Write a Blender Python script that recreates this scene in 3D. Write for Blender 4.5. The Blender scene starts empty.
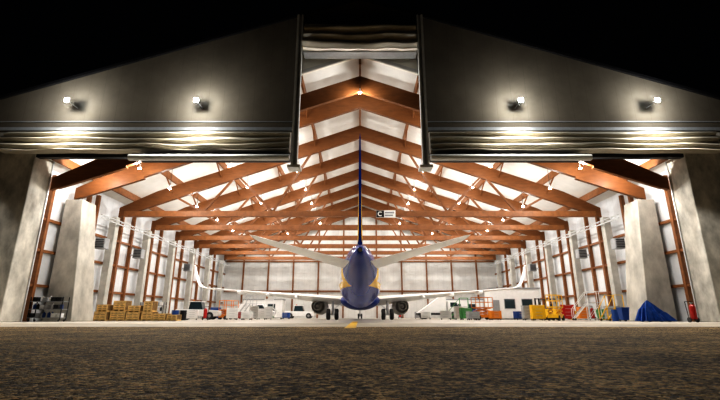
import bpy, math, random
from mathutils import Vector, Matrix, noise
random.seed(4)
S=bpy.context.scene
try:
    S.view_settings.view_transform='Standard'
    S.view_settings.look='High Contrast'
except Exception: pass
S.view_settings.exposure=-.05
COL=S.collection
# ---------------------------------------------------------------- materials
def mat(name,col,rough=.6,metal=0,var=0.0,scale=3,bump=0,bscale=40,emit=None,es=0,stretch=None,coat=0,spec=None):
    m=bpy.data.materials.new(name); m.use_nodes=True
    nt=m.node_tree; b=nt.nodes['Principled BSDF']
    b.inputs['Base Color'].default_value=(*col,1); b.inputs['Roughness'].default_value=rough
    b.inputs['Metallic'].default_value=metal
    if spec is not None: b.inputs['Specular IOR Level'].default_value=spec
    if coat: b.inputs['Coat Weight'].default_value=coat
    tc=nt.nodes.new('ShaderNodeTexCoord'); mp=nt.nodes.new('ShaderNodeMapping')
    nt.links.new(tc.outputs['Object'],mp.inputs['Vector'])
    if stretch: mp.inputs['Scale'].default_value=stretch
    if var>0:
        n=nt.nodes.new('ShaderNodeTexNoise'); n.inputs['Scale'].default_value=scale; n.inputs['Detail'].default_value=8
        n.inputs['Roughness'].default_value=.62
        r=nt.nodes.new('ShaderNodeValToRGB')
        r.color_ramp.elements[0].position=.33; r.color_ramp.elements[1].position=.67
        r.color_ramp.elements[0].color=(*[c*(1-var) for c in col],1)
        r.color_ramp.elements[1].color=(*[min(1,c*(1+var)) for c in col],1)
        nt.links.new(mp.outputs[0],n.inputs['Vector']); nt.links.new(n.outputs['Fac'],r.inputs['Fac'])
        nt.links.new(r.outputs[0],b.inputs['Base Color'])
    if bump>0:
        n2=nt.nodes.new('ShaderNodeTexNoise'); n2.inputs['Scale'].default_value=bscale; n2.inputs['Detail'].default_value=4
        bp=nt.nodes.new('ShaderNodeBump'); bp.inputs['Strength'].default_value=bump
        nt.links.new(mp.outputs[0],n2.inputs['Vector']); nt.links.new(n2.outputs['Fac'],bp.inputs['Height'])
        nt.links.new(bp.outputs[0],b.inputs['Normal'])
    if emit:
        b.inputs['Emission Color'].default_value=(*emit,1); b.inputs['Emission Strength'].default_value=es
    return m
M={}
M['timber']=mat('glulam_timber',(.165,.065,.022),.5,0,.18,1.2,stretch=(1,1,4),spec=.3)
M['timber2']=mat('timber_rail',(.24,.095,.03),.55,0,.2,3)
M['conc']=mat('cast_concrete',(.52,.495,.44),.85,0,.28,.9,.4,12,stretch=(1,1,.6))
M['conc2']=mat('pale_concrete',(.50,.49,.45),.85,0,.15,1.5,.2,12)
M['pier']=mat('stained_concrete',(.50,.475,.42),.85,0,.42,.9,.5,8,stretch=(1,1,.6))
M['floor']=mat('hangar_floor',(.56,.52,.45),.38,0,.15,.6,.05,30)
M['apron']=mat('apron_concrete',(.34,.29,.22),.6,0,.4,.35,.2,20)
M['roofw']=mat('white_roof_panel',(.74,.735,.71),.6,0,.08,.5)
M['slotfab']=mat('cream_door_fabric',(.92,.89,.80),.6,0,.05,1.5,.08,8)
M['steel']=mat('galvanised_steel',(.55,.56,.57),.4,.5,.1,5)
M['girder']=mat('girder_grey',(.55,.56,.56),.6,0,.1,5)
M['white']=mat('white_paint',(.90,.90,.89),.4,0,.04,3)
M['grey']=mat('grey_paint',(.34,.35,.36),.5,0,.1,4)
M['dark']=mat('dark_steel',(.02,.02,.022),.5,.3,.2,4)
M['black']=mat('black_rubber',(.03,.03,.032),.7)
M['blue']=mat('aircraft_navy',(.003,.030,.24),.3,0,0,spec=.3)
M['wing']=mat('wing_grey',(.97,.98,.99),.35,0,.02,1.5)
M['yellow']=mat('yellow_paint',(.85,.50,.02),.4,0,.1,5)
M['orange']=mat('orange_paint',(.75,.24,.02),.4,0,.1,5)
M['red']=mat('red_paint',(.45,.02,.015),.35,0,.1,5)
M['green']=mat('green_paint',(.08,.28,.09),.5,0,.1,5)
M['bluep']=mat('blue_plastic',(.015,.07,.28),.45,0,.1,5)
M['tarp']=mat('blue_tarpaulin',(.008,.07,.34),.45,0,.45,2.5,.9,3)
M['crate']=mat('crate_wood',(.70,.48,.20),.75,0,.3,4,.2,30)
M['crated']=mat('crate_body',(.26,.16,.06),.75,0,.3,4)
M['fabric']=mat('door_fabric',(.42,.385,.31),.65,0,.12,1.5,.10,8)
M['doorsteel']=mat('door_beam_steel',(.66,.67,.64),.6,0,.10,3)
M['glass']=mat('dark_glass',(.03,.05,.06),.08)
M['lamp']=mat('lamp_lens',(1,1,1),.3,emit=(1,.98,.96),es=160)
M['flood']=mat('floodlight_lens',(1,1,1),.3,emit=(.72,.86,1),es=400)
M['metalhot']=mat('exhaust_metal',(.60,.58,.55),.45,.3,.2,4)
def panel(name,col,width,axis,dark=.6,rough=.55,jw=.02,spec=.4):
    m=mat(name,col,rough,0,.12,.5,spec=spec); nt=m.node_tree; b=nt.nodes['Principled BSDF']
    src=b.inputs['Base Color'].links[0].from_socket
    tc=nt.nodes.new('ShaderNodeTexCoord'); sp=nt.nodes.new('ShaderNodeSeparateXYZ'); nt.links.new(tc.outputs['Object'],sp.inputs[0])
    d=nt.nodes.new('ShaderNodeMath'); d.operation='DIVIDE'; d.inputs[1].default_value=width; nt.links.new(sp.outputs[axis],d.inputs[0])
    f=nt.nodes.new('ShaderNodeMath'); f.operation='FRACT'; nt.links.new(d.outputs[0],f.inputs[0])
    l=nt.nodes.new('ShaderNodeMath'); l.operation='LESS_THAN'; l.inputs[1].default_value=jw/width; nt.links.new(f.outputs[0],l.inputs[0])
    mx=nt.nodes.new('ShaderNodeMix'); mx.data_type='RGBA'
    nt.links.new(l.outputs[0],mx.inputs[0]); nt.links.new(src,mx.inputs[6]); mx.inputs[7].default_value=(*[c*dark for c in col],1)
    nt.links.new(mx.outputs[2],b.inputs['Base Color']); return m
M['wallL']=panel('white_wall_panel',(.74,.76,.78),1.0,1,.7)
M['wallB']=panel('white_back_wall_panel',(.70,.70,.68),1.0,0,.7)
M['facade']=panel('facade_cladding',(.165,.145,.115),1.15,0,.8,rough=1,spec=0)
# asphalt
m=bpy.data.materials.new('asphalt'); m.use_nodes=True; nt=m.node_tree; b=nt.nodes['Principled BSDF']; b.inputs['Roughness'].default_value=.75; b.inputs['Specular IOR Level'].default_value=.2
tc=nt.nodes.new('ShaderNodeTexCoord')
def vor(sc):
    v=nt.nodes.new('ShaderNodeTexVoronoi'); v.inputs['Scale'].default_value=sc; nt.links.new(tc.outputs['Object'],v.inputs['Vector'])
    s_=nt.nodes.new('ShaderNodeSeparateColor'); nt.links.new(v.outputs['Color'],s_.inputs[0]); return v.outputs['Distance'],s_.outputs[0]
def noi(sc,de=5):
    n=nt.nodes.new('ShaderNodeTexNoise'); n.inputs['Scale'].default_value=sc; n.inputs['Detail'].default_value=de; nt.links.new(tc.outputs['Object'],n.inputs['Vector']); return n.outputs['Fac']
def mth(op,a,bb,c=None):
    x=nt.nodes.new('ShaderNodeMath'); x.operation=op
    for i,q in enumerate((a,bb,c)):
        if q is None: continue
        if isinstance(q,(int,float)): x.inputs[i].default_value=q
        else: nt.links.new(q,x.inputs[i])
    return x.outputs[0]
d1,c1=vor(26); d2,c2=vor(80); nA=noi(.8,8); nB=noi(6,6)
f=mth('MULTIPLY_ADD',c1,.36,mth('MULTIPLY_ADD',c2,.20,mth('MULTIPLY_ADD',nA,.50,mth('MULTIPLY',nB,.46))))
r=nt.nodes.new('ShaderNodeValToRGB'); e=r.color_ramp.elements; e[0].position=.50; e[0].color=(.012,.007,.002,1); e[1].position=.96; e[1].color=(.95,.64,.28,1)
x=e.new(.72); x.color=(.17,.108,.042,1)
nt.links.new(f,r.inputs['Fac']); nt.links.new(r.outputs[0],b.inputs['Base Color'])
hh=mth('MULTIPLY_ADD',d1,-1.4,mth('MULTIPLY_ADD',d2,-.6,mth('MULTIPLY_ADD',nB,3.0,mth('MULTIPLY',c1,.6))))
bp=nt.nodes.new('ShaderNodeBump'); bp.inputs['Strength'].default_value=1; bp.inputs['Distance'].default_value=.045
nt.links.new(hh,bp.inputs['Height']); nt.links.new(bp.outputs[0],b.inputs['Normal']); M['asphalt']=m
# fuselage livery
m=mat('fuselage_livery',(.8,.8,.8),.2,spec=.4); nt=m.node_tree; b=nt.nodes['Principled BSDF']
tc=nt.nodes.new('ShaderNodeTexCoord'); sp=nt.nodes.new('ShaderNodeSeparateXYZ'); nt.links.new(tc.outputs['Object'],sp.inputs[0])
y,z=sp.outputs[1],sp.outputs[2]
a=mth('MULTIPLY_ADD',z,.5,mth('ADD',y,-7.0))
bb=mth('MULTIPLY',mth('ADD',z,-2.55),3)
mm=mth('MULTIPLY_ADD',mth('MINIMUM',a,bb),.05,.5)
r=nt.nodes.new('ShaderNodeValToRGB'); r.color_ramp.interpolation='CONSTANT'
e=r.color_ramp.elements; e[0].position=0; e[0].color=(.003,.034,.28,1); e[1].position=.5; e[1].color=(.95,.56,.01,1)
x=e.new(.565); x.color=(.82,.82,.82,1)
nt.links.new(mm,r.inputs['Fac']); nt.links.new(r.outputs[0],b.inputs['Base Color']); M['livery']=m
# fin livery
m=mat('fin_livery',(.004,.014,.10),.7,spec=0); nt=m.node_tree; b=nt.nodes['Principled BSDF']
tc=nt.nodes.new('ShaderNodeTexCoord'); sp=nt.nodes.new('ShaderNodeSeparateXYZ'); nt.links.new(tc.outputs['Object'],sp.inputs[0])
dy=mth('ADD',sp.outputs[1],-3.9); dz=mth('ADD',sp.outputs[2],-8.0)
dz2=mth('MULTIPLY',dz,.55)
rr=mth('SQRT',mth('ADD',mth('MULTIPLY',dy,dy),mth('MULTIPLY',dz2,dz2)),0)
ring=mth('LESS_THAN',mth('ABSOLUTE',mth('ADD',rr,-1.1),0),.25)
strg=mth('MULTIPLY',mth('LESS_THAN',mth('FRACT',mth('MULTIPLY',dy,4),0),.35),mth('LESS_THAN',rr,1.0))
fac=mth('MAXIMUM',ring,strg)
mx=nt.nodes.new('ShaderNodeMix'); mx.data_type='RGBA'; nt.links.new(fac,mx.inputs[0]); mx.inputs[6].default_value=(.004,.018,.12,1); mx.inputs[7].default_value=(.9,.54,.03,1)
nt.links.new(mx.outputs[2],b.inputs['Base Color']); M['finmat']=m
# ---------------------------------------------------------------- mesh builder
class MB:
    def __init__(s): s.v=[]; s.f=[]
    def add(s,vs,fs):
        o=len(s.v); s.v+= [tuple(q) for q in vs]; s.f+= [tuple(i+o for i in f) for f in fs]; return s
    def box(s,x0,x1,y0,y1,z0,z1):
        vs=[(x,y,z) for x in(x0,x1) for y in(y0,y1) for z in(z0,z1)]
        return s.add(vs,[(0,1,3,2),(4,6,7,5),(0,4,5,1),(2,3,7,6),(0,2,6,4),(1,5,7,3)])
    def beam(s,p,q,w,h):
        p=Vector(p);q=Vector(q);d=(q-p).normalized()
        up=Vector((0,0,1)) if abs(d.z)<.95 else Vector((0,1,0))
        sd=d.cross(up).normalized(); u=sd.cross(d)
        vs=[]
        for c in (p,q):
            for a,bb in((-1,-1),(1,-1),(1,1),(-1,1)): vs.append(c+sd*a*w/2+u*bb*h/2)
        return s.add(vs,[(3,2,1,0),(4,5,6,7),(0,1,5,4),(1,2,6,5),(2,3,7,6),(3,0,4,7)])
    def cyl(s,p,q,r1,r2=None,n=14,cap=True):
        r2=r1 if r2 is None else r2
        p=Vector(p);q=Vector(q);d=(q-p).normalized()
        up=Vector((0,0,1)) if abs(d.z)<.95 else Vector((0,1,0))
        sd=d.cross(up).normalized(); u=sd.cross(d); vs=[]
        for c,r in((p,r1),(q,r2)):
            for i in range(n):
                t=2*math.pi*i/n; vs.append(c+sd*math.cos(t)*r+u*math.sin(t)*r)
        fs=[(i,(i+1)%n,n+(i+1)%n,n+i) for i in range(n)]
        if cap: fs+=[tuple(range(n-1,-1,-1)),tuple(range(n,2*n))]
        return s.add(vs,fs)
    def loft(s,rings,close=True,caps=True):
        n=len(rings[0]); vs=[q for r in rings for q in r]; fs=[]
        for j in range(len(rings)-1):
            for i in range(n if close else n-1):
                k=(i+1)%n; fs.append((j*n+i,j*n+k,(j+1)*n+k,(j+1)*n+i))
        if caps: fs+=[tuple(range(n-1,-1,-1)),tuple(range((len(rings)-1)*n,len(rings)*n))]
        return s.add(vs,fs)
    def rev(s,prof,c=(0,0,0),n=28):
        return s.loft([[(c[0]+r*math.cos(2*math.pi*i/n),c[1]+yy,c[2]+r*math.sin(2*math.pi*i/n)) for i in range(n)] for yy,r in prof],caps=False)
    def obj(s,name,m,parent=None,smooth=False,bevel=0,label=None):
        me=bpy.data.meshes.new(name); me.from_pydata(s.v,[],s.f); me.update()
        import bmesh
        bm=bmesh.new(); bm.from_mesh(me); bmesh.ops.recalc_face_normals(bm,faces=bm.faces); bm.to_mesh(me); bm.free()
        me.materials.append(M[m] if isinstance(m,str) else m)
        if smooth:
            for p in me.polygons: p.use_smooth=True
        o=bpy.data.objects.new(name,me); COL.objects.link(o)
        if smooth:
            try:
                with bpy.context.temp_override(active_object=o,object=o,selected_objects=[o],selected_editable_objects=[o]):
                    bpy.ops.object.shade_smooth_by_angle(angle=.7)
            except Exception: pass
        if bevel:
            bv=o.modifiers.new('bevel','BEVEL'); bv.width=bevel; bv.segments=2; bv.limit_method='ANGLE'
        if parent: o.parent=parent
        if label: o['label']=label
        return o
def thing(name,label,cat,loc=(0,0,0),rot=0,group=None):
    e=bpy.data.objects.new(name,None); e.empty_display_size=.2; COL.objects.link(e)
    e.location=loc; e.rotation_euler=(0,0,rot); e['label']=label; e['category']=cat
    if group: e['group']=group
    return e
def tag(o,label,cat,group=None):
    o['label']=label; o['category']=cat
    if group: o['group']=group
    return o
def struct(o,label):
    o['kind']='structure'; o['label']=label; return o
def dup(o,loc=None,rot=None,parent=None):
    c=o.copy(); COL.objects.link(c)
    if parent: c.parent=parent; c.matrix_parent_inverse=o.matrix_parent_inverse.copy()
    if loc is not None: c.location=loc
    if rot is not None: c.rotation_euler=(0,0,rot)
    for k in list(o.children): dup(k,parent=c)
    return c
ntrim=[0]
def trim(mb,m,label,**k):
    ntrim[0]+=1; return struct(mb.obj('trim_%d'%ntrim[0],m,**k),label)
H=.42
# ---------------------------------------------------------------- camera
cam=bpy.data.cameras.new('camera'); co=bpy.data.objects.new('camera',cam); COL.objects.link(co)
cam.sensor_width=36; cam.lens=20.85; co.location=(0,0,H); co.rotation_euler=(math.radians(90+15.5),0,0); S.camera=co
cam.clip_end=500
w=bpy.data.worlds.new('night_sky'); S.world=w; w.use_nodes=True
w.node_tree.nodes['Background'].inputs[0].default_value=(.003,.004,.006,1); w.node_tree.nodes['Background'].inputs[1].default_value=.2
# ---------------------------------------------------------------- shell
FY=28.5; BY=76
struct(MB().box(-60,60,-12,17,-.3,0).obj('ground','asphalt'),'coarse brown asphalt apron outside the hangar')
struct(MB().box(-60,60,17,25.5,-.3,0).obj('ground_threshold','apron'),'worn brown concrete strip before the hangar opening')
struct(MB().box(-60,60,25.5,BY+.5,-.3,0).obj('floor','floor'),'smooth pale concrete hangar floor')
def rz(x): return 20.3-.355*abs(x)
WX=24.5
struct(MB().box(-WX-.3,-WX,FY+2,BY,0,rz(WX)).obj('wall_left','wallL'),'white panelled hangar side wall')
struct(MB().box(WX,WX+.3,FY+2,BY,0,rz(WX)).obj('wall_right','wallL'),'white panelled hangar side wall')
mb=MB(); pts=[(-WX,0),(WX,0),(WX,rz(WX)),(0,rz(0)),(-WX,rz(WX))]
mb.loft([[(x,yy,z) for x,z in pts] for yy in(BY,BY+.3)]); struct(mb.obj('wall_back','wallB'),'white panelled gable end wall of the hangar')
mb=MB()
for s in(-1,1):
    mb.loft([[(0,yy,rz(0)),(s*(WX+.3),yy,rz(WX+.3)),(s*(WX+.3),yy,rz(WX+.3)+.3),(0,yy,rz(0)+.3)] for yy in(FY+.3,BY+.3)])
struct(mb.obj('ceiling','roofw'),'white pitched roof underside panels')
mb=MB(); mb.loft([[(x,yy,z) for x,z in ((-5.6,rz(5.6)-.05),(0,rz(0)-.05),(5.6,rz(5.6)-.05),(5.6,22.6),(-5.6,22.6))] for yy in(FY+.35,FY+.5)])
struct(mb.obj('wall_infill','slotfab'),'white infill panel over the roof ridge inside the door slot')
def gz(x): return 25.3-.332*abs(x)
SX=4.75; ZB=13.6
mb=MB()
for s in(-1,1):
    mb.loft([[(s*SX,yy,ZB),(s*34,yy,ZB),(s*34,yy,gz(34)),(s*SX,yy,gz(SX))] for yy in(FY,FY+.3)])
mb.loft([[(-SX,yy,22.7),(SX,yy,22.7),(SX,yy,gz(SX)),(0,yy,gz(0)),(-SX,yy,gz(SX))] for yy in(FY,FY+.3)])
struct(mb.obj('wall_front','facade'),'grey clad hangar gable above the doors with a tall central slot')
for s in(-1,1):
    mb=MB().beam((s*34,FY+.0,gz(34)+.1),(0,FY+.0,gz(0)+.1),.4,.22); trim(mb,'dark','dark metal roof verge along the gable')
    trim(MB().box(*sorted((s*SX,s*34)),FY-.12,FY,ZB+.05,ZB+.3),'grey','thin horizontal flashing above the folded door')
    trim(MB().box(*sorted((s*SX,s*34)),FY-.06,FY,ZB+.75,ZB+.82),'grey','thin horizontal flashing above the folded door')
    o=MB().box(*sorted((s*23.7,s*34)),FY,FY+2,0,ZB).obj('concrete_column','pier',bevel=.06); tag(o,'massive stained concrete pier beside the hangar opening','column')
    trim(MB().box(*sorted((s*23.62,s*23.7)),FY+1.75,FY+1.85,0,12.2),'steel','vertical steel door guide on the pier')
def folds(mb,x0,x1,ztop,zbot,y0,n,depth,seed,nx=150,nz=80,top=.25):
    rows=[]
    for j in range(nz+1):
        t=j/nz; row=[]
        for i in range(nx+1):
            u=i/nx; x=x0+(x1-x0)*u
            nn=noise.noise(Vector((x*.13+seed,t*1.5,seed)))
            n2=noise.noise(Vector((x*.45+seed,t*4,seed+7)))
            ph=n*math.pi*(t+.07*nn)
            yb=y0-depth*(top+.38*math.sin(ph)**2+.65*t)*(1+.22*n2)
            zz=ztop+(zbot-ztop)*t+.12*nn*math.sin(math.pi*t)-.05*t*math.sin(u*math.pi*4+seed)**2
            row.append((x,yb,zz))
        rows.append(row)
    vs=[q for r in rows for q in r]; fs=[]
    w_=nx+1
    for j in range(nz):
        for i in range(nx): fs.append((j*w_+i,j*w_+i+1,(j+1)*w_+i+1,(j+1)*w_+i))
    mb.add(vs,fs)
    for j in range(nz):
        for i in(0,nx):
            a_=rows[j][i]; b_=rows[j+1][i]; mb.add([a_,b_,(b_[0],y0,b_[2]),(a_[0],y0,a_[2])],[(0,1,2,3)])
    for j in(0,nz):
        for i in range(nx):
            a_=rows[j][i]; b_=rows[j][i+1]; mb.add([a_,b_,(b_[0],y0,b_[2]),(a_[0],y0,a_[2])],[(0,1,2,3)])
    return mb
for k,s in enumerate((-1,1)):
    e=bpy.data.objects.new('door_%d'%(k+1),None); COL.objects.link(e); e.location=(s*14,FY,11); struct(e,'raised fold-up fabric hangar door bundled under its header')
    a_,b_=sorted((s*5.1-s*14,s*26-s*14))
    folds(MB(),a_,b_,2.5,.85,-.02,3.4,.7,3.1+k*5).obj('door_fabric','fabric',e,smooth=True)
    MB().box(a_,b_,.05,.5,.6,2.5).obj('door_header','dark',e)
    a2,b2=sorted((s*4.9-s*14,s*16-s*14))
    MB().cyl((a2,-1.45,-.02),(b2,-1.45,-.02),.22,n=16).obj('bottom_beam','doorsteel',e,smooth=True)
    MB().box(a2+.1,b2-.1,-1.3,.1,.18,.34).obj('beam_carrier','dark',e)
    MB().box(a2+.3,b2-.3,-.1,.3,.34,.85).obj('bottom_soffit','dark',e)
e=bpy.data.objects.new('door_3',None); COL.objects.link(e); e.location=(0,FY,11); struct(e,'tall central fold-up door raised for the tail fin')
folds(MB(),-4.35,4.35,11.5,9.0,-.02,3.0,.7,9.3,60,60,top=.8).obj('door_fabric','slotfab',e,smooth=True)
MB().box(-4.35,4.35,-.75,.1,8.85,8.97).obj('bottom_beam','grey',e)
for s in(-1,1):
    MB().box(*sorted((s*4.42,s*4.52)),-1.0,-.8,-.4,12.1).obj('guide_rail','doorsteel',e)
    MB().box(*sorted((s*4.72,s*4.88)),-1.0,-.8,-.4,12.1).obj('guide_rail','doorsteel',e)
    MB().box(*sorted((s*4.52,s*4.72)),-.9,.0,-.4,12.1).obj('rail_web','grey',e)
    MB().box(*sorted((s*4.2,s*5.1)),-1.1,-.15,-.6,-.4).obj('rail_foot','doorsteel',e)
MB().box(-4.9,4.9,-.6,.0,11.7,12.3).obj('top_beam','dark',e)
# ---------------------------------------------------------------- trusses
def rb(x): return 17.9-.355*abs(x)
FR=[33,39.5,46,52.5,59,65.5,72]
def rafters(e,d=1.4):
    for s in(-1,1):
        mb=MB()
        pts=[(0,rb(0)),(s*23.4,rb(23.4)),(s*23.4,rb(23.4)+.95),(s*20,rb(20)+d),(0,rb(0)+d)]
        mb.loft([[(x,yy,z) for x,z in pts] for yy in(-.16,.16)]); mb.obj('rafter','timber',e)
t0=thing('roof_truss','brown glulam timber roof rafters on concrete columns','roof truss',(0,30.3,0),group='timber roof frames')
rafters(t0)
for s in(-1,1):
    MB().beam((s*23,0,rb(23)+.2),(s*18,0,rb(18)+.1),.3,.5).obj('knee_brace','timber',t0)
dup(t0,(0,33,0))
t1=thing('roof_truss','brown glulam timber truss with tie beam and diagonal struts','roof truss',(0,FR[1],0),group='timber roof frames')
rafters(t1)
zt=9.95
MB().beam((-22.9,0,zt),(22.9,0,zt),.36,.55).obj('tie_beam','timber2',t1)
for s in(-1,1):
    for a_,b_ in((8.5,12.0),(8.5,5.0),(15.3,12.6),(15.3,18.0)):
        MB().beam((s*a_,0,zt+.2),(s*b_,0,rb(b_)+.1),.18,.2).obj('strut','timber',t1)
for k,yy in enumerate(FR[2:]): dup(t1,(0,yy,0))
for x in(0,4.6,9.2,13.8,18.4,22.8):
    for s in((1,) if x==0 else(-1,1)):
        o=MB().box(-.08,.08,FY+.5,BY,-.35,.3).obj('roof_purlin','timber2'); o.location=(s*x,0,rz(x)-.31)
        tag(o,'long brown timber purlin under the white roof','roof beam','roof purlins')
br=None
for yy in FR:
    for x in(4.6,9.2,13.8,18.4):
        for s in(-1,1):
            if br is None:
                br=MB().beam((0,-2.1,-.5),(0,-.16,-1.7),.10,.12).beam((0,2.1,-.5),(0,.16,-1.7),.10,.12).obj('purlin_brace','timber'); o=br
            else: o=dup(br)
            o.location=(s*x,yy,rz(x)); tag(o,'short brown raking timber brace between rafter and purlin','timber brace','purlin braces')
for i,yy in enumerate(FR):
    for s in(-1,1):
        if i==0:
            rings=[]
            for z,x0,y1 in((0,21.9,2.6),(5,22.3,2.1),(9.6,22.7,1.7)):
                rings.append([(s*x0,yy-.1,z),(s*24.1,yy-.1,z),(s*24.1,yy+y1,z),(s*x0,yy+y1,z)])
            o=MB().loft(rings).obj('concrete_column','conc',bevel=.05)
            tag(o,'broad tapered weathered concrete column under the timber frame','column','concrete wall columns')
        else:
            o=MB().box(*sorted((s*23.45,s*24.1)),yy-.3,yy+.3,0,9.6).obj('concrete_column','conc2',bevel=.04)
            tag(o,'pale concrete column beside the white wall','column','concrete wall columns')
for s in(-1,1):
    ys=[31.6]+[FR[i]+d for i in range(len(FR)-1) for d in(2.2,4.35)]
    for yy in ys:
        if yy==FR[0]+2.2: yy+=.9
        trim(MB().box(*sorted((s*24.18,s*24.48)),yy-.14,yy+.14,0,11.2),'timber2','brown timber wall post')
    for z in(2.6,5.2,7.6):
        trim(MB().box(*sorted((s*24.25,s*24.48)),FY+2.1,BY-.05,z-.1,z+.1),'timber2','brown timber wall rail')
for x in(-21,-16.5,-12,-7.5,-3,3,7.5,12,16.5,21):
    trim(MB().box(x-.12,x+.12,BY-.25,BY-.02,0,rz(x)-.7),'timber2','brown timber post on the end wall')
for z in(4.6,9.9):
    trim(MB().box(-24.2,24.2,BY-.3,BY-.05,z-.13,z+.13),'timber2','brown timber rail across the end wall')
for s in(-1,1):
    g=thing('service_girder','thin grey steel rail running along the wall below the eaves','girder',(s*23.1,0,0))
    for z in(8.85,9.15): MB().box(-.04,.04,36.3,BY-1,z-.04,z+.04).obj('chord','girder',g)
    mb=MB(); yy=36.4; k=0
    while yy<BY-2:
        mb.beam((0,yy,8.85 if k%2==0 else 9.15),(0,yy+.7,9.15 if k%2==0 else 8.85),.03,.03); yy+=.7; k+=1
    mb.obj('lattice','girder',g)
    for yy in FR[1:]: MB().box(*sorted((s*.04,s*.352)),yy-.08,yy+.08,8.8,8.92).obj('bracket','girder',g)
for s in(-1,1):
    for yy in(37.35,43.85,56.85):
        h=thing('unit_heater','grey box unit heater with dark louvres fixed to a wall post','heater',(s*23.3,yy,6.2),group='unit heaters')
        MB().box(-.45,.45,-.35,.35,0,.95).obj('housing','grey',h,bevel=.03)
        mb=MB()
        for k in range(5): mb.box(-.36,.36,-.4,-.34,.12+k*.16,.19+k*.16)
        mb.obj('louvre','dark',h)
        MB().box(*sorted((s*.3,s*.885)),-.06,.06,.3,.42).obj('bracket','steel',h)
# ---------------------------------------------------------------- high-bay lamps
def lamp(loc,cord):
    e=thing('high_bay_lamp','bright round high-bay lamp hanging from the roof','lamp',loc,group='high-bay lamps')
    MB().cyl((0,0,.10),(0,0,.32),.07,.05).cyl((0,0,-.02),(0,0,.10),.14,.07).obj('housing','white',e,smooth=True)
    MB().cyl((0,0,-.06),(0,0,-.021),.12,.13).obj('lens','lamp',e)
    MB().cyl((0,0,.32),(0,0,cord),.02,n=6).obj('cord','black',e)
    return e
ld=bpy.data.lights.new('high_bay_light','POINT'); ld.energy=430; ld.color=(1,.98,.94); ld.shadow_soft_size=.09
def addlight(e,l,off):
    lo=bpy.data.objects.new(l.name,l); COL.objects.link(lo); lo.parent=e; lo.location=off
for yy in[30.9,36.3,42.8,49.3,55.8,62.3,68.8]:
    for x in(6.7,12.1,17.3):
        for s in(-1,1):
            zl={6.7:rb(x)-.1,12.1:rb(x)+.1,17.3:11.6}[x]
            e=lamp((s*x,yy,zl),rz(x)-zl); addlight(e,ld,(0,0,-.18))
e=lamp((0,29.6,17.5),rz(0)-17.5); addlight(e,ld,(0,0,-.18))
for s in(-1,1):
    e=lamp((s*20.9,30.9,11.3),rz(20.9)-11.3); addlight(e,ld,(0,0,-.18))
fs_=bpy.data.lights.new('floodlight_beam','SPOT'); fs_.energy=5400; fs_.color=(1,.96,.90); fs_.spot_size=math.radians(130); fs_.spot_blend=1; fs_.shadow_soft_size=.1
fl=bpy.data.lights.new('floodlight_spill','POINT'); fl.energy=480; fl.color=(.98,.97,.94); fl.shadow_soft_size=.1
for x in(-21.3,-11.9,11.7,21.6):
    e=thing('wall_floodlight','bright white floodlight on an arm high on the gable','floodlight',(x,FY,15.3),group='gable floodlights')
    MB().box(-.15,.15,-1.24,-1.1,.08,.34).obj('housing','grey',e,bevel=.02)
    MB().box(-.16,.16,-1.27,-1.241,.07,.35).obj('lens','flood',e)
    MB().beam((0,-.02,.2),(0,-1.11,.2),.05,.05).obj('bracket','grey',e)
    lo=bpy.data.objects.new('floodlight_beam',fs_); COL.objects.link(lo); lo.parent=e; lo.location=(0,-1.6,.0); lo.rotation_euler=(math.radians(-14),0,0)
    lo=bpy.data.objects.new('floodlight_spill',fl); COL.objects.link(lo); lo.parent=e; lo.location=(0,-1.7,.15)
# ---------------------------------------------------------------- airliner
A=thing('airliner','twin-engine passenger jet with navy and yellow tail seen from behind','airplane',(0,26,0))
st=[(0,4.38,.16,.18),(.25,4.38,.3,.33),(1,4.34,.5,.55),(2,4.24,.74,.83),(3.5,4.06,1.02,1.07),(6,3.74,1.4,1.42),(9,3.42,1.7,1.75),(12,3.2,1.86,1.98),(15,3.18,1.88,2.02),(24,3.18,1.88,2.02),(33,3.18,1.88,2.02),(35.5,3.05,1.75,1.85),(37.5,2.85,1.3,1.35),(38.8,2.65,.75,.75),(39.4,2.52,.25,.25)]
def sm(st,k=4):
    out=[]
    for i in range(len(st)-1):
        p0=st[max(i-1,0)];p1=st[i];p2=st[i+1];p3=st[min(i+2,len(st)-1)]
        for j in range(k):
            t=j/k
            out.append(tuple(.5*((2*b)+(-a+c)*t+(2*a-5*b+4*c-d)*t*t+(-a+3*b-3*c+d)*t**3) for a,b,c,d in zip(p0,p1,p2,p3)))
    out.append(st[-1]); 
    out.sort(key=lambda q:q[0]); return out
N=40
rings=[[(w_*math.cos(2*math.pi*i/N),d,z+h*math.sin(2*math.pi*i/N)) for i in range(N)] for d,z,w_,h in sm(st)]
MB().loft(rings).obj('fuselage','livery',A,smooth=True)
MB().cyl((0,-.03,4.38),(0,.12,4.38),.12,.12).obj('auxiliary_exhaust','metalhot',A)
bf=[]
for d,w_,h in((14,.3,.2),(15.5,1.5,.6),(17.5,2.0,.85),(22,2.05,.9),(26,1.9,.8),(28.5,.6,.3)):
    bf.append([(w_*math.cos(2*math.pi*i/24),d,1.9+h*math.sin(2*math.pi*i/24)) for i in range(24)])
MB().loft(bf).obj('belly_fairing','blue',A,smooth=True)
def foil(le,te,x,z,th,vert=False,n=9):
    c=le-te; up=[];lo=[]
    for i in range(n+1):
        u=i/n
        t=5*th*(.2969*math.sqrt(u)-.126*u-.3516*u**2+.2843*u**3-.1015*u**4)*c
        yy=le-u*c
        if vert: up.append((x+t,yy,z)); lo.append((x-t,yy,z))
        else: up.append((x,yy,z+t)); lo.append((x,yy,z-t))
    return up+lo[::-1][1:-1]
MB().loft([foil(8.2,1.75,0,4.6,.07,True),foil(7.3,1.55,0,5.7,.065,True),foil(1.75,.15,0,12.45,.06,True),foil(1.4,.3,0,12.55,.03,True)]).obj('tail_fin','finmat',A,smooth=True)
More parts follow.
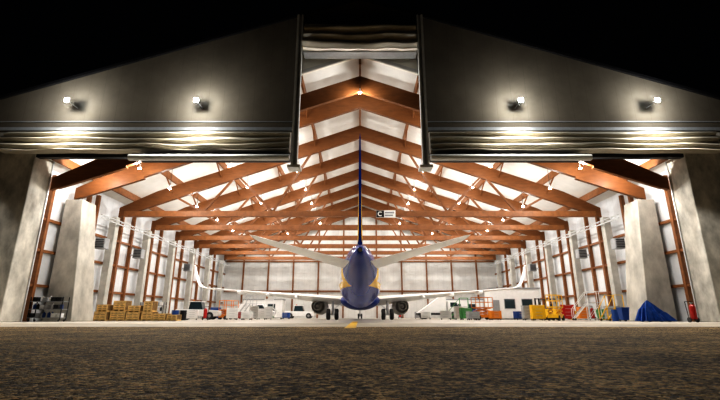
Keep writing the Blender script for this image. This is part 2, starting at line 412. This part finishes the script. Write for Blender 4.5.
MB().loft([foil(11.5,7.0,0,4.9,.04,True),foil(8.0,6.9,0,6.1,.05,True)]).obj('dorsal_fillet','blue',A,smooth=True)
for s in(-1,1):
    MB().loft([foil(6.6,2.1,s*.5,3.9,.14),foil(2.6,.6,s*6.9,5.42,.15),foil(2.2,.7,s*7.2,5.5,.06)]).obj('stabilizer','wing',A,smooth=True)
    W=MB().loft([foil(27.3,18.3,s*1.2,2.0,.13),foil(24.9,18.3,s*5.2,2.35,.12),foil(21.6,18.8,s*11.5,2.85,.11),foil(19.4,18.0,s*16.1,3.2,.10)]).obj('wing','wing',A,smooth=True)
    MB().loft([foil(19.4,18.0,s*16.1,3.2,.10),foil(19.2,17.9,s*16.6,3.4,.07),foil(18.7,17.8,s*16.9,3.9,.05),foil(18.0,17.5,s*17.2,5.5,.04)]).obj('winglet','wing',W,smooth=True)
    for xx,te,zz in((6.6,18.3,2.36),(9.6,18.5,2.62),(12.6,18.6,2.9)):
        MB().loft([[(s*xx+r*.16*math.cos(2*math.pi*i/12),te+d,zz-.12+.1*d*.3+r*.22*math.sin(2*math.pi*i/12)) for i in range(12)] for d,r in((-.9,.1),(-.4,.8),(.6,1.1),(1.8,.9),(2.6,.2))]).obj('flap_fairing','wing',W,smooth=True)
    E=MB().rev([(5.3,.62),(5.45,.80),(5.2,.98),(4.2,1.06),(2.6,1.04),(1.2,.86),(1.15,.80),(2.4,.85)]).obj('engine','white',A,smooth=True)
    E.location=(s*4.6,20.0,1.42); E.scale=(.88,1,.88)
    MB().rev([(2.2,.84),(1.6,.66),(.5,.46),(.5,.40),(1.8,.42)]).obj('core_nozzle','metalhot',E,smooth=True)
    MB().rev([(1.9,.38),(.6,.25),(-.05,.02)]).obj('exhaust_cone','metalhot',E,smooth=True)
    MB().rev([(4.6,.82),(4.6,.02)]).obj('fan_disc','grey',E)
    MB().box(-.16,.16,.6,4.6,.7,1.3).obj('pylon','white',E)
    G=MB().cyl((0,0,.55),(0,0,1.9),.13).cyl((-.5,0,.55),(.5,0,.55),.08).beam((0,.05,.9),(-s*.9,.05,1.75),.09,.09).obj('main_landing_gear','steel',A)
    G.location=(s*2.86,18.9,0)
    for xx in(-.43,.43):
        wb=MB()
        ring=[(-.19,.30),(-.2,.47),(-.14,.55),(.14,.55),(.2,.47),(.19,.30)]
        wb.loft([[(xx+a_,r*math.cos(2*math.pi*i/24),.56+r*math.sin(2*math.pi*i/24)) for i in range(24)] for a_,r in ring]); wb.obj('wheel','black',G,smooth=True)
        MB().cyl((xx-.205,0,.56),(xx+.205,0,.56),.2,n=16).obj('hub','steel',G)
G=MB().cyl((0,0,.35),(0,0,1.6),.09).cyl((-.3,0,.36),(.3,0,.36),.05).obj('nose_landing_gear','steel',A); G.location=(0,35,0)
for xx in(-.22,.22): MB().cyl((xx-.1,0,.35),(xx+.1,0,.35),.345,n=20).obj('wheel','black',G)
# ---------------------------------------------------------------- floor marking
o=MB().box(-.2,.2,-5,12,0,.006).obj('floor_marking','yellow'); o.location=(-.35,20,0.0); tag(o,'yellow painted guide line on the floor','floor marking')
sg=thing('hanging_sign','small white rectangular sign with dark round emblem on the truss','sign',(2.5,FR[1]-.25,9.9))
sg.scale=(.85,1,.85)
MB().box(-1.1,1.1,-.04,.04,-.42,.42).obj('sign_board','white',sg)
MB().box(-1.08,-.2,-.05,-.041,-.4,.4).obj('emblem_field','dark',sg)
mb=MB(); vs=[]
for i in range(19):
    t=math.radians(45+i*15); vs+=[(-.65+.17*math.cos(t),-.058,.17*math.sin(t)),(-.65+.28*math.cos(t),-.058,.28*math.sin(t))]
mb.add(vs,[(2*i,2*i+1,2*i+3,2*i+2) for i in range(18)]); mb.obj('emblem_ring','white',sg)
MB().box(-.12,.95,-.05,-.041,.05,.25).obj('sign_stripe','grey',sg)
MB().box(-.12,.8,-.05,-.041,-.25,-.08).obj('sign_stripe','grey',sg)
MB().box(-.95,.95,.04,.07,.0,.08).obj('fixing','steel',sg)
# ---------------------------------------------------------------- ground equipment
def PX(px,Y): return (px-360)*Y/433
def crate(loc,w_,h,d,rot,group='wooden shipping crates'):
    e=thing('wooden_crate','pale slatted wooden shipping crate stacked on the floor','crate',loc,rot,group)
    MB().box(-w_/2+.03,w_/2-.03,-d/2+.03,d/2-.03,.1,h-.03).obj('body','crated',e)
    mb=MB()
    n_=max(3,int(h/.2))
    for yy in(-d/2,d/2-.03):
        for k in range(n_):
            z=.1+k*(h-.1)/n_; mb.box(-w_/2,w_/2,yy,yy+.03,z+.015,z+(h-.1)/n_-.03)
        for x in(-w_/2,-.05,w_/2-.1): mb.box(x,x+.1,yy-.02 if yy<0 else yy+.03,yy if yy<0 else yy+.05,.1,h)
    mb.box(-w_/2,w_/2,-d/2,d/2,h-.03,h); mb.obj('slats','crate',e)
    mb=MB()
    for x in(-w_/2,-.06,w_/2-.12): mb.box(x,x+.12,-d/2,d/2,0,.1)
    mb.obj('skid','crate',e)
x=-22.2
for i,(w_,h) in enumerate(((1.1,.75),(1.3,.8),(1.2,.7),(1.0,.75),(1.1,.6),(.9,.5))):
    yy=36.9 if i else 36.6
    crate((x+w_/2,yy+random.uniform(-.1,.1),0),w_-.06,h,1.0,random.uniform(-.03,.03)) 
    if i<4: crate((x+w_/2,yy+.05,h),w_-random.uniform(.1,.3),random.uniform(.5,.95),.9,random.uniform(-.05,.05))
    x+=w_+.04
for k,(px,Y,h) in enumerate(((160,39,.5),(168,41,.6))): crate((PX(px,Y),Y,0),1.0,h,.8,.2)
def rack(loc,rot,label='steel shelf trolley loaded with dark bottles and boxes'):
    e=thing('equipment_rack',label,'shelf trolley',loc,rot)
    for x in(-1.2,1.16):
        for yy in(-.35,.31): MB().box(x,x+.05,yy,yy+.05,.12,1.75).obj('post','dark',e)
    for z in(.25,.85,1.4): MB().box(-1.2,1.2,-.35,.35,z,z+.04).obj('shelf','grey',e)
    for x in(-1.1,1.1):
        for yy in(-.3,.3): MB().cyl((x-.03,yy,.08),(x+.03,yy,.08),.08).obj('caster','black',e)
    return e
for (px,Y) in((47,31.8),(152,44.0)):
    rack((PX(px,Y),Y,0),0)
    for z in(.29,.89,1.44):
        xx=-1.0
        while xx<1.0:
            t=random.choice(['b','c','d']); X,Yb=PX(px,Y)+xx,Y+random.uniform(-.1,.08)
            if t=='b':
                o=MB().cyl((0,0,0),(0,0,.32),.1).cyl((0,0,.32),(0,0,.4),.04).obj('canister',random.choice(['dark','white','bluep','dark']),smooth=True); tag(o,'small upright canister standing on the shelf trolley','canister'); st_=.26
            else:
                o=MB().box(-.17,.17,-.15,.15,0,.3).box(-.18,.18,-.16,.16,.25,.3).obj('storage_box',random.choice(['dark','grey','dark','white']),bevel=.01); tag(o,'small lidded storage box standing on the shelf trolley','box'); st_=.4
            o.location=(X,Yb,z); xx+=st_
def tractor(loc,rot,body,label,cab=True):
    e=thing('tow_tractor',label,'tow tractor',loc,rot)
    prof=[(-2.2,.35),(2.2,.35),(2.3,.6),(2.2,.95),(.7,1.05),(-2.1,1.1),(-2.3,.9)]
    MB().loft([[(x,yy,z) for x,z in prof] for yy in(-.9,.9)]).obj('body',body,e,bevel=.05)
    if cab:
        pr=[(-.9,1.05),(.6,1.05),(.35,1.85),(-.75,1.85)]
        MB().loft([[(x,yy,z) for x,z in pr] for yy in(-.7,.7)]).obj('cab','glass',e,bevel=.03)
        MB().box(-.85,.45,-.75,.75,1.85,1.93).obj('cab_roof',body,e,bevel=.02)
    for x in(-1.4,1.4):
        for yy in(-.85,.85): MB().cyl((x,yy-.13,.4),(x,yy+.13,.4),.4,n=20).obj('wheel','black',e); MB().cyl((x,yy-.14,.4),(x,yy+.14,.4),.18,n=12).obj('hub','grey',e)
    MB().cyl((-.6,0,1.93),(-.6,0,2.08),.07).obj('beacon','orange',e)
tractor((PX(198,47),47,0),.1,'white','white low aircraft tow tractor parked near the wall')
tractor((PX(300,66),66,0),.0,'white','white tow tractor parked under the wing')
def van(loc,rot,label):
    e=thing('van',label,'van',loc,rot)
    pr=[(-2.4,.35),(2.5,.35),(2.55,.9),(2.35,1.05),(1.6,1.25),(1.05,1.95),(-2.35,2.0),(-2.45,1.8)]
    MB().loft([[(x,yy,z) for x,z in pr] for yy in(-.95,.95)]).obj('body','white',e,bevel=.07)
    MB().loft([[(x,yy,z) for x,z in((.35,1.25),(1.45,1.25),(1.0,1.8),(.35,1.8))] for yy in(-.97,.97)]).obj('side_window','glass',e)
    for x in(-1.55,1.6):
        for yy in(-.88,.88): MB().cyl((x,yy-.11,.34),(x,yy+.11,.34),.34,n=20).obj('wheel','black',e); MB().cyl((x,yy-.12,.34),(x,yy+.12,.34),.17,n=12).obj('hub','steel',e)
    MB().box(2.5,2.58,-.9,-.6,.7,.9).obj('headlight','steel',e); MB().box(2.5,2.58,.6,.9,.7,.9).obj('headlight','steel',e)
van((PX(256,60),60,0),0,'white panel van parked by the far wall')
def scissor(loc,rot,col,top,label):
    e=thing('scissor_lift',label,'lift platform',loc,rot)
    MB().box(-1,1,-.45,.45,.22,.55).obj('base',col,e,bevel=.03)
    mb=MB(); n_=2; z=.55; dz=(top-.65)/n_
    for k in range(n_):
        for yy in(-.38,.38): mb.beam((-.85,yy,z),(.85,yy,z+dz),.06,.08).beam((.85,yy+.08,z),(-.85,yy+.08,z+dz),.06,.08)
        z+=dz
    mb.obj('scissor_arm',col,e)
    MB().box(-1.05,1.05,-.45,.45,top-.1,top).obj('platform',col,e)
    mb=MB()
    for zz in(.5,1.0):
        for yy in(-.43,.43): mb.beam((-1.03,yy,top+zz),(1.03,yy,top+zz),.05,.05)
        for x in(-1.03,1.03): mb.beam((x,-.43,top+zz),(x,.43,top+zz),.05,.05)
    for x in(-1.03,0,1.03):
        for yy in(-.43,.43): mb.beam((x,yy,top),(x,yy,top+1),.05,.05)
    mb.obj('guardrail',col,e)
    for x in(-.75,.75):
        for yy in(-.42,.42): MB().cyl((x,yy-.08,.22),(x,yy+.08,.22),.22,n=16).obj('wheel','black',e)
scissor((PX(228,50),50,0),1.0,'orange',1.1,'orange scissor lift lowered on the hangar floor')
scissor((PX(483,46),46,0),.3,'orange',1.3,'orange scissor lift lowered beside the white cabin')
scissor((PX(556,38.6),38.6,0),.9,'yellow',1.2,'yellow scissor lift lowered near the wall')
def forklift(loc,rot,label):
    e=thing('forklift',label,'forklift',loc,rot)
    MB().loft([[(x,yy,z) for x,z in((-1.1,.25),(.8,.25),(.8,.75),(.3,.8),(.1,1.05),(-1.0,1.1),(-1.2,.9))] for yy in(-.5,.5)]).obj('body','yellow',e,bevel=.04)
    mb=MB()
    for yy in(-.42,.42): mb.beam((.6,yy,.75),(.3,yy,2.0),.06,.06).beam((-.85,yy,1.1),(-.7,yy,2.0),.06,.06)
    mb.box(-.8,.4,-.48,.48,2.0,2.06); mb.obj('overhead_guard','dark',e)
    mb=MB()
    for yy in(-.35,.35): mb.box(.95,1.07,yy-.06,yy+.06,.08,2.15)
    for z in(.3,1.2,2.05): mb.box(.97,1.05,-.35,.35,z,z+.08)
    mb.obj('mast','dark',e)
    for yy in(-.25,.25): MB().box(1.05,2.1,yy-.06,yy+.06,.06,.1).obj('fork','steel',e)
    for x,r in((-.75,.25),(.5,.32)):
        for yy in(-.48,.48): MB().cyl((x,yy-.1,r),(x,yy+.1,r),r,n=18).obj('wheel','black',e)
    MB().box(-.5,0,-.22,.22,1.05,1.15).box(-.55,-.45,-.22,.22,1.15,1.55).obj('seat','black',e,bevel=.03)
forklift((PX(548,43.5),43.5,0),2.2,'yellow counterbalance forklift parked by the wall')
def steps(loc,rot,h,col,label):
    e=thing('maintenance_steps',label,'mobile steps',loc,rot)
    n_=int(h/.25); mb=MB()
    for k in range(n_): mb.box(-.4,.4,-.1-k*.22,.12-k*.22,(k+1)*h/n_-.03,(k+1)*h/n_)
    mb.obj('tread','steel',e)
    L=n_*.22
    for x in(-.42,.42):
        mb=MB()
        mb.beam((x,.1,.1),(x,-L+.1,h),.05,.1); mb.beam((x,.1,1.0),(x,-L+.1,h+1),.04,.04); mb.beam((x,-L-.9,.1),(x,-L-.9,h+1),.05,.05)
        mb.beam((x,-L+.1,.1),(x,-L+.1,h+1),.05,.05); mb.beam((x,-L+.1,h+1),(x,-L-.9,h+1),.04,.04); mb.beam((x,.1,.12),(x,-L-.9,.12),.05,.06); mb.beam((x,.1,.12),(x,.1,1.0),.04,.04); mb.beam((x,-L+.1,.15),(x,-L-.9,h-.1),.04,.04)
        mb.obj('side_frame',col,e)
    MB().box(-.44,.44,-L-.9,-L+.1,h-.05,h).obj('platform','steel',e)
    for x in(-.42,.42):
        for yy in(0,-L-.8): MB().cyl((x-.04,yy,.1),(x+.04,yy,.1),.1).obj('caster','black',e)
steps((PX(577,40),40.5,0),1.3,1.6,'white','white mobile maintenance steps with handrails')
steps((PX(605,36),36,0),1.9,1.1,'yellow','low yellow mobile steps with handrails')
steps((PX(592,47),47.5,0),1.4,2.2,'orange','tall orange framed mobile steps near the wall')
steps((PX(452,52),53,0),1.4,1.5,'green','green framed mobile steps near the wing')
steps((PX(282,52),51.5,0),-1.4,1.3,'white','white framed mobile steps near the wing')
steps((PX(238,56),56,0),1.2,1.9,'steel','tall steel mobile steps near the wall')
def cabin(loc,W_,Hh,rot=0):
    e=thing('site_cabin','white site office cabin with windows standing inside the hangar','cabin',loc,rot)
    MB().box(-W_,W_,-1.2,1.2,.1,Hh).obj('body','white',e,bevel=.04)
    MB().box(-W_-.1,W_+.1,-1.3,1.3,Hh,Hh+.15).obj('roof','grey',e)
    MB().box(-W_+.15,-W_+.95,-1.25,-1.19,.15,2.15).obj('door','grey',e)
    for x in(-W_/4,W_*.45): 
        MB().box(x-.65,x+.65,-1.24,-1.19,1.15,2.3).obj('window_frame','steel',e); MB().box(x-.58,x+.58,-1.25,-1.235,1.22,2.23).obj('window_pane','glass',e)
    MB().box(-W_+.1,W_-.1,-1.1,1.1,0,.1).obj('skid','dark',e)
cabin((PX(515,50),50.5,0),2.85,3.4)
cabin((PX(263,71),71.5,0),3.2,2.9)
cabin((PX(462,71),71.5,0),3.4,2.9)
e=thing('stair_truck','white service truck carrying boarding stairs under the wing','truck',(PX(437,56),56,0))
MB().box(-2.6,2.4,-1,1,.5,.75).obj('chassis','dark',e)
MB().loft([[(x,yy,z) for x,z in((1.3,.7),(2.7,.7),(2.75,1.4),(2.4,2.2),(1.3,2.25))] for yy in(-1,1)]).obj('cab','white',e,bevel=.06)
MB().loft([[(x,yy,z) for x,z in((1.6,1.5),(2.65,1.5),(2.4,2.05),(1.6,2.05))] for yy in(-1.02,1.02)]).obj('side_window','glass',e)
MB().loft([[(x,yy,z) for x,z in((-2.6,.75),(1.1,.75),(1.1,2.8),(.4,2.8))] for yy in(-.8,.8)]).obj('stair_flight','white',e)
for x in(-1.7,1.9):
    for yy in(-.9,.9): MB().cyl((x,yy-.14,.45),(x,yy+.14,.45),.45,n=20).obj('wheel','black',e)
def chest(loc,col,label,w_=1.0,h=1.0,rot=0):
    e=thing('tool_chest',label,'tool chest',loc,rot)
    MB().box(-w_/2,w_/2,-.3,.3,.14,h).obj('body',col,e,bevel=.02)
    for k in range(4):
        z=.2+k*(h-.2)/4; d=MB().box(-w_/2+.04,w_/2-.04,-.32,-.301,z,z+(h-.2)/4-.03).obj('drawer',col,e)
        MB().box(-w_/4,w_/4,-.34,-.321,z+(h-.2)/4-.08,z+(h-.2)/4-.055).obj('handle','steel',d)
    for x in(-w_/2+.1,w_/2-.1):
        for yy in(-.22,.22): MB().cyl((x-.03,yy,.07),(x+.03,yy,.07),.07).obj('caster','black',e)
for px,Y,c in((240,48,'red'),(254,48,'white'),(286,58,'bluep'),(418,60,'grey'),(426,52,'white'),(466,44.5,'green'),(459,48,'white'),(529,40,'grey'),(176,43.5,'grey'),(568,42.1,'red'),(215,51,'bluep'),(474,57,'bluep'),(192,43.6,'white'),(520,45,'bluep'),(613,38.9,'grey'),(495,43.5,'orange'),(247,44,'white'),(263,50,'white'),(446,47,'white'),(473,42,'grey'),(268,46,'white'),(232,45,'white'),(583,43.6,'orange'),(538,38.5,'yellow')):
    chest((PX(px,Y),Y,0),c,{'bluep':'blue'}.get(c,c)+' wheeled tool chest with drawers',w_=random.uniform(.8,1.2),h=random.uniform(.8,1.5),rot=random.uniform(-.3,.3))
def bin_(loc,col,label):
    e=thing('wheeled_bin',label,'bin',loc)
    MB().loft([[(sx*a_,sy*a_*1.1,z) for sx,sy in((-1,-1),(1,-1),(1,1),(-1,1))] for z,a_ in((.1,.22),(.95,.3))]).obj('body',col,e,bevel=.02)
    MB().box(-.32,.32,-.35,.37,.95,1.03).obj('lid',col,e,bevel=.02)
    for x in(-.22,.22): MB().cyl((x-.03,.2,.1),(x+.03,.2,.1),.1).obj('wheel','black',e)
for px,Y,c in((624,33.0,'bluep'),(628,37.2,'bluep'),(601,43,'green'),(272,66,'green')):
    bin_((PX(px,Y),Y,0),c,('blue' if c=='bluep' else 'green')+' wheeled plastic waste bin')
def ext(loc,label):
    e=thing('extinguisher_trolley',label,'fire extinguisher',loc)
    MB().cyl((0,0,.2),(0,0,1.0),.17,n=18).cyl((0,0,1.0),(0,0,1.12),.17,.06,n=18).obj('cylinder','red',e,smooth=True)
    MB().cyl((0,0,1.12),(0,0,1.25),.04).box(-.1,.1,-.03,.03,1.2,1.25).obj('valve','steel',e)
    mb=MB()
    for x in(-.2,.2): mb.beam((x,.18,.15),(x,.28,1.3),.035,.035)
    mb.beam((-.2,.28,1.3),(.2,.28,1.3),.035,.035).box(-.2,.2,-.15,.2,.15,.19); mb.obj('frame','dark',e)
    for x in(-.25,.25): MB().cyl((x-.03,.1,.16),(x+.03,.1,.16),.16).obj('wheel','black',e)
for px,Y in((694,27.6),(593,40.8),(205,43),(400,66)):
    ext((PX(px,Y),Y,0),'red wheeled fire extinguisher with hose valve')
e=thing('covered_cart','low cart draped with a peaked crumpled blue tarpaulin','covered cart',(PX(656,30.9),31,0))
mb=MB(); rows=[]
NA,NR=120,30
for j in range(NR+1):
    t=j/NR
    for i in range(NA):
        a_=2*math.pi*i/NA
        ca,sa=math.cos(a_),math.sin(a_)
        k_=1/max(abs(ca),abs(sa))**.6
        pl=1+.09*t*math.sin(a_*11+1.5*math.sin(a_*2))+.05*math.sin(a_*23+1)*t
        rx,ry=1.15*k_*pl*t**.9,.68*k_*pl*t**.9
        px_=-.4*(1-t)+rx*ca; py_=ry*sa
        shoulder=.75+.12*math.cos(a_*2)+(-.25 if ca>0 else .05)*abs(ca)
        prof=max(0,1-t/.55)*(1.45-shoulder)+shoulder*(1-max(0,(t-.62)/.38)**1.1)
        rid=.07*math.sin(a_*7+2*t)*math.sin(math.pi*min(1,t*1.2))
        zz=prof+rid+.10*noise.noise(Vector((px_*3,py_*3,4)))*(1-t)+.05
        rows.append((px_,py_,max(.04,zz)))
fs=[(j*NA+i,j*NA+(i+1)%NA,(j+1)*NA+(i+1)%NA,(j+1)*NA+i) for j in range(NR) for i in range(NA)]
mb.add(rows,fs); mb.obj('tarpaulin','tarp',e,smooth=False)
MB().box(-.8,.8,-.45,.45,.16,.24).obj('chassis','dark',e)
for x in(-.7,.7):
    for yy in(-.4,.4): MB().cyl((x,yy-.07,.16),(x,yy+.07,.16),.16).obj('wheel','black',e)
def drum(loc,col,label):
    e=MB().cyl((0,0,0),(0,0,.9),.29,n=24).cyl((0,0,.28),(0,0,.32),.305,n=24).cyl((0,0,.58),(0,0,.62),.305,n=24).cyl((0,0,.88),(0,0,.9),.305,n=24).obj('oil_drum',col,smooth=True); e.location=loc
    tag(e,label,'drum')
for px,Y,c in((175,39.8,'bluep'),(183,40.5,'dark'),(574,45.2,'yellow'),(616,34.6,'bluep')): drum((PX(px,Y),Y,0),c,{'bluep':'blue','dark':'black','yellow':'yellow'}[c]+' ribbed steel drum on the floor')
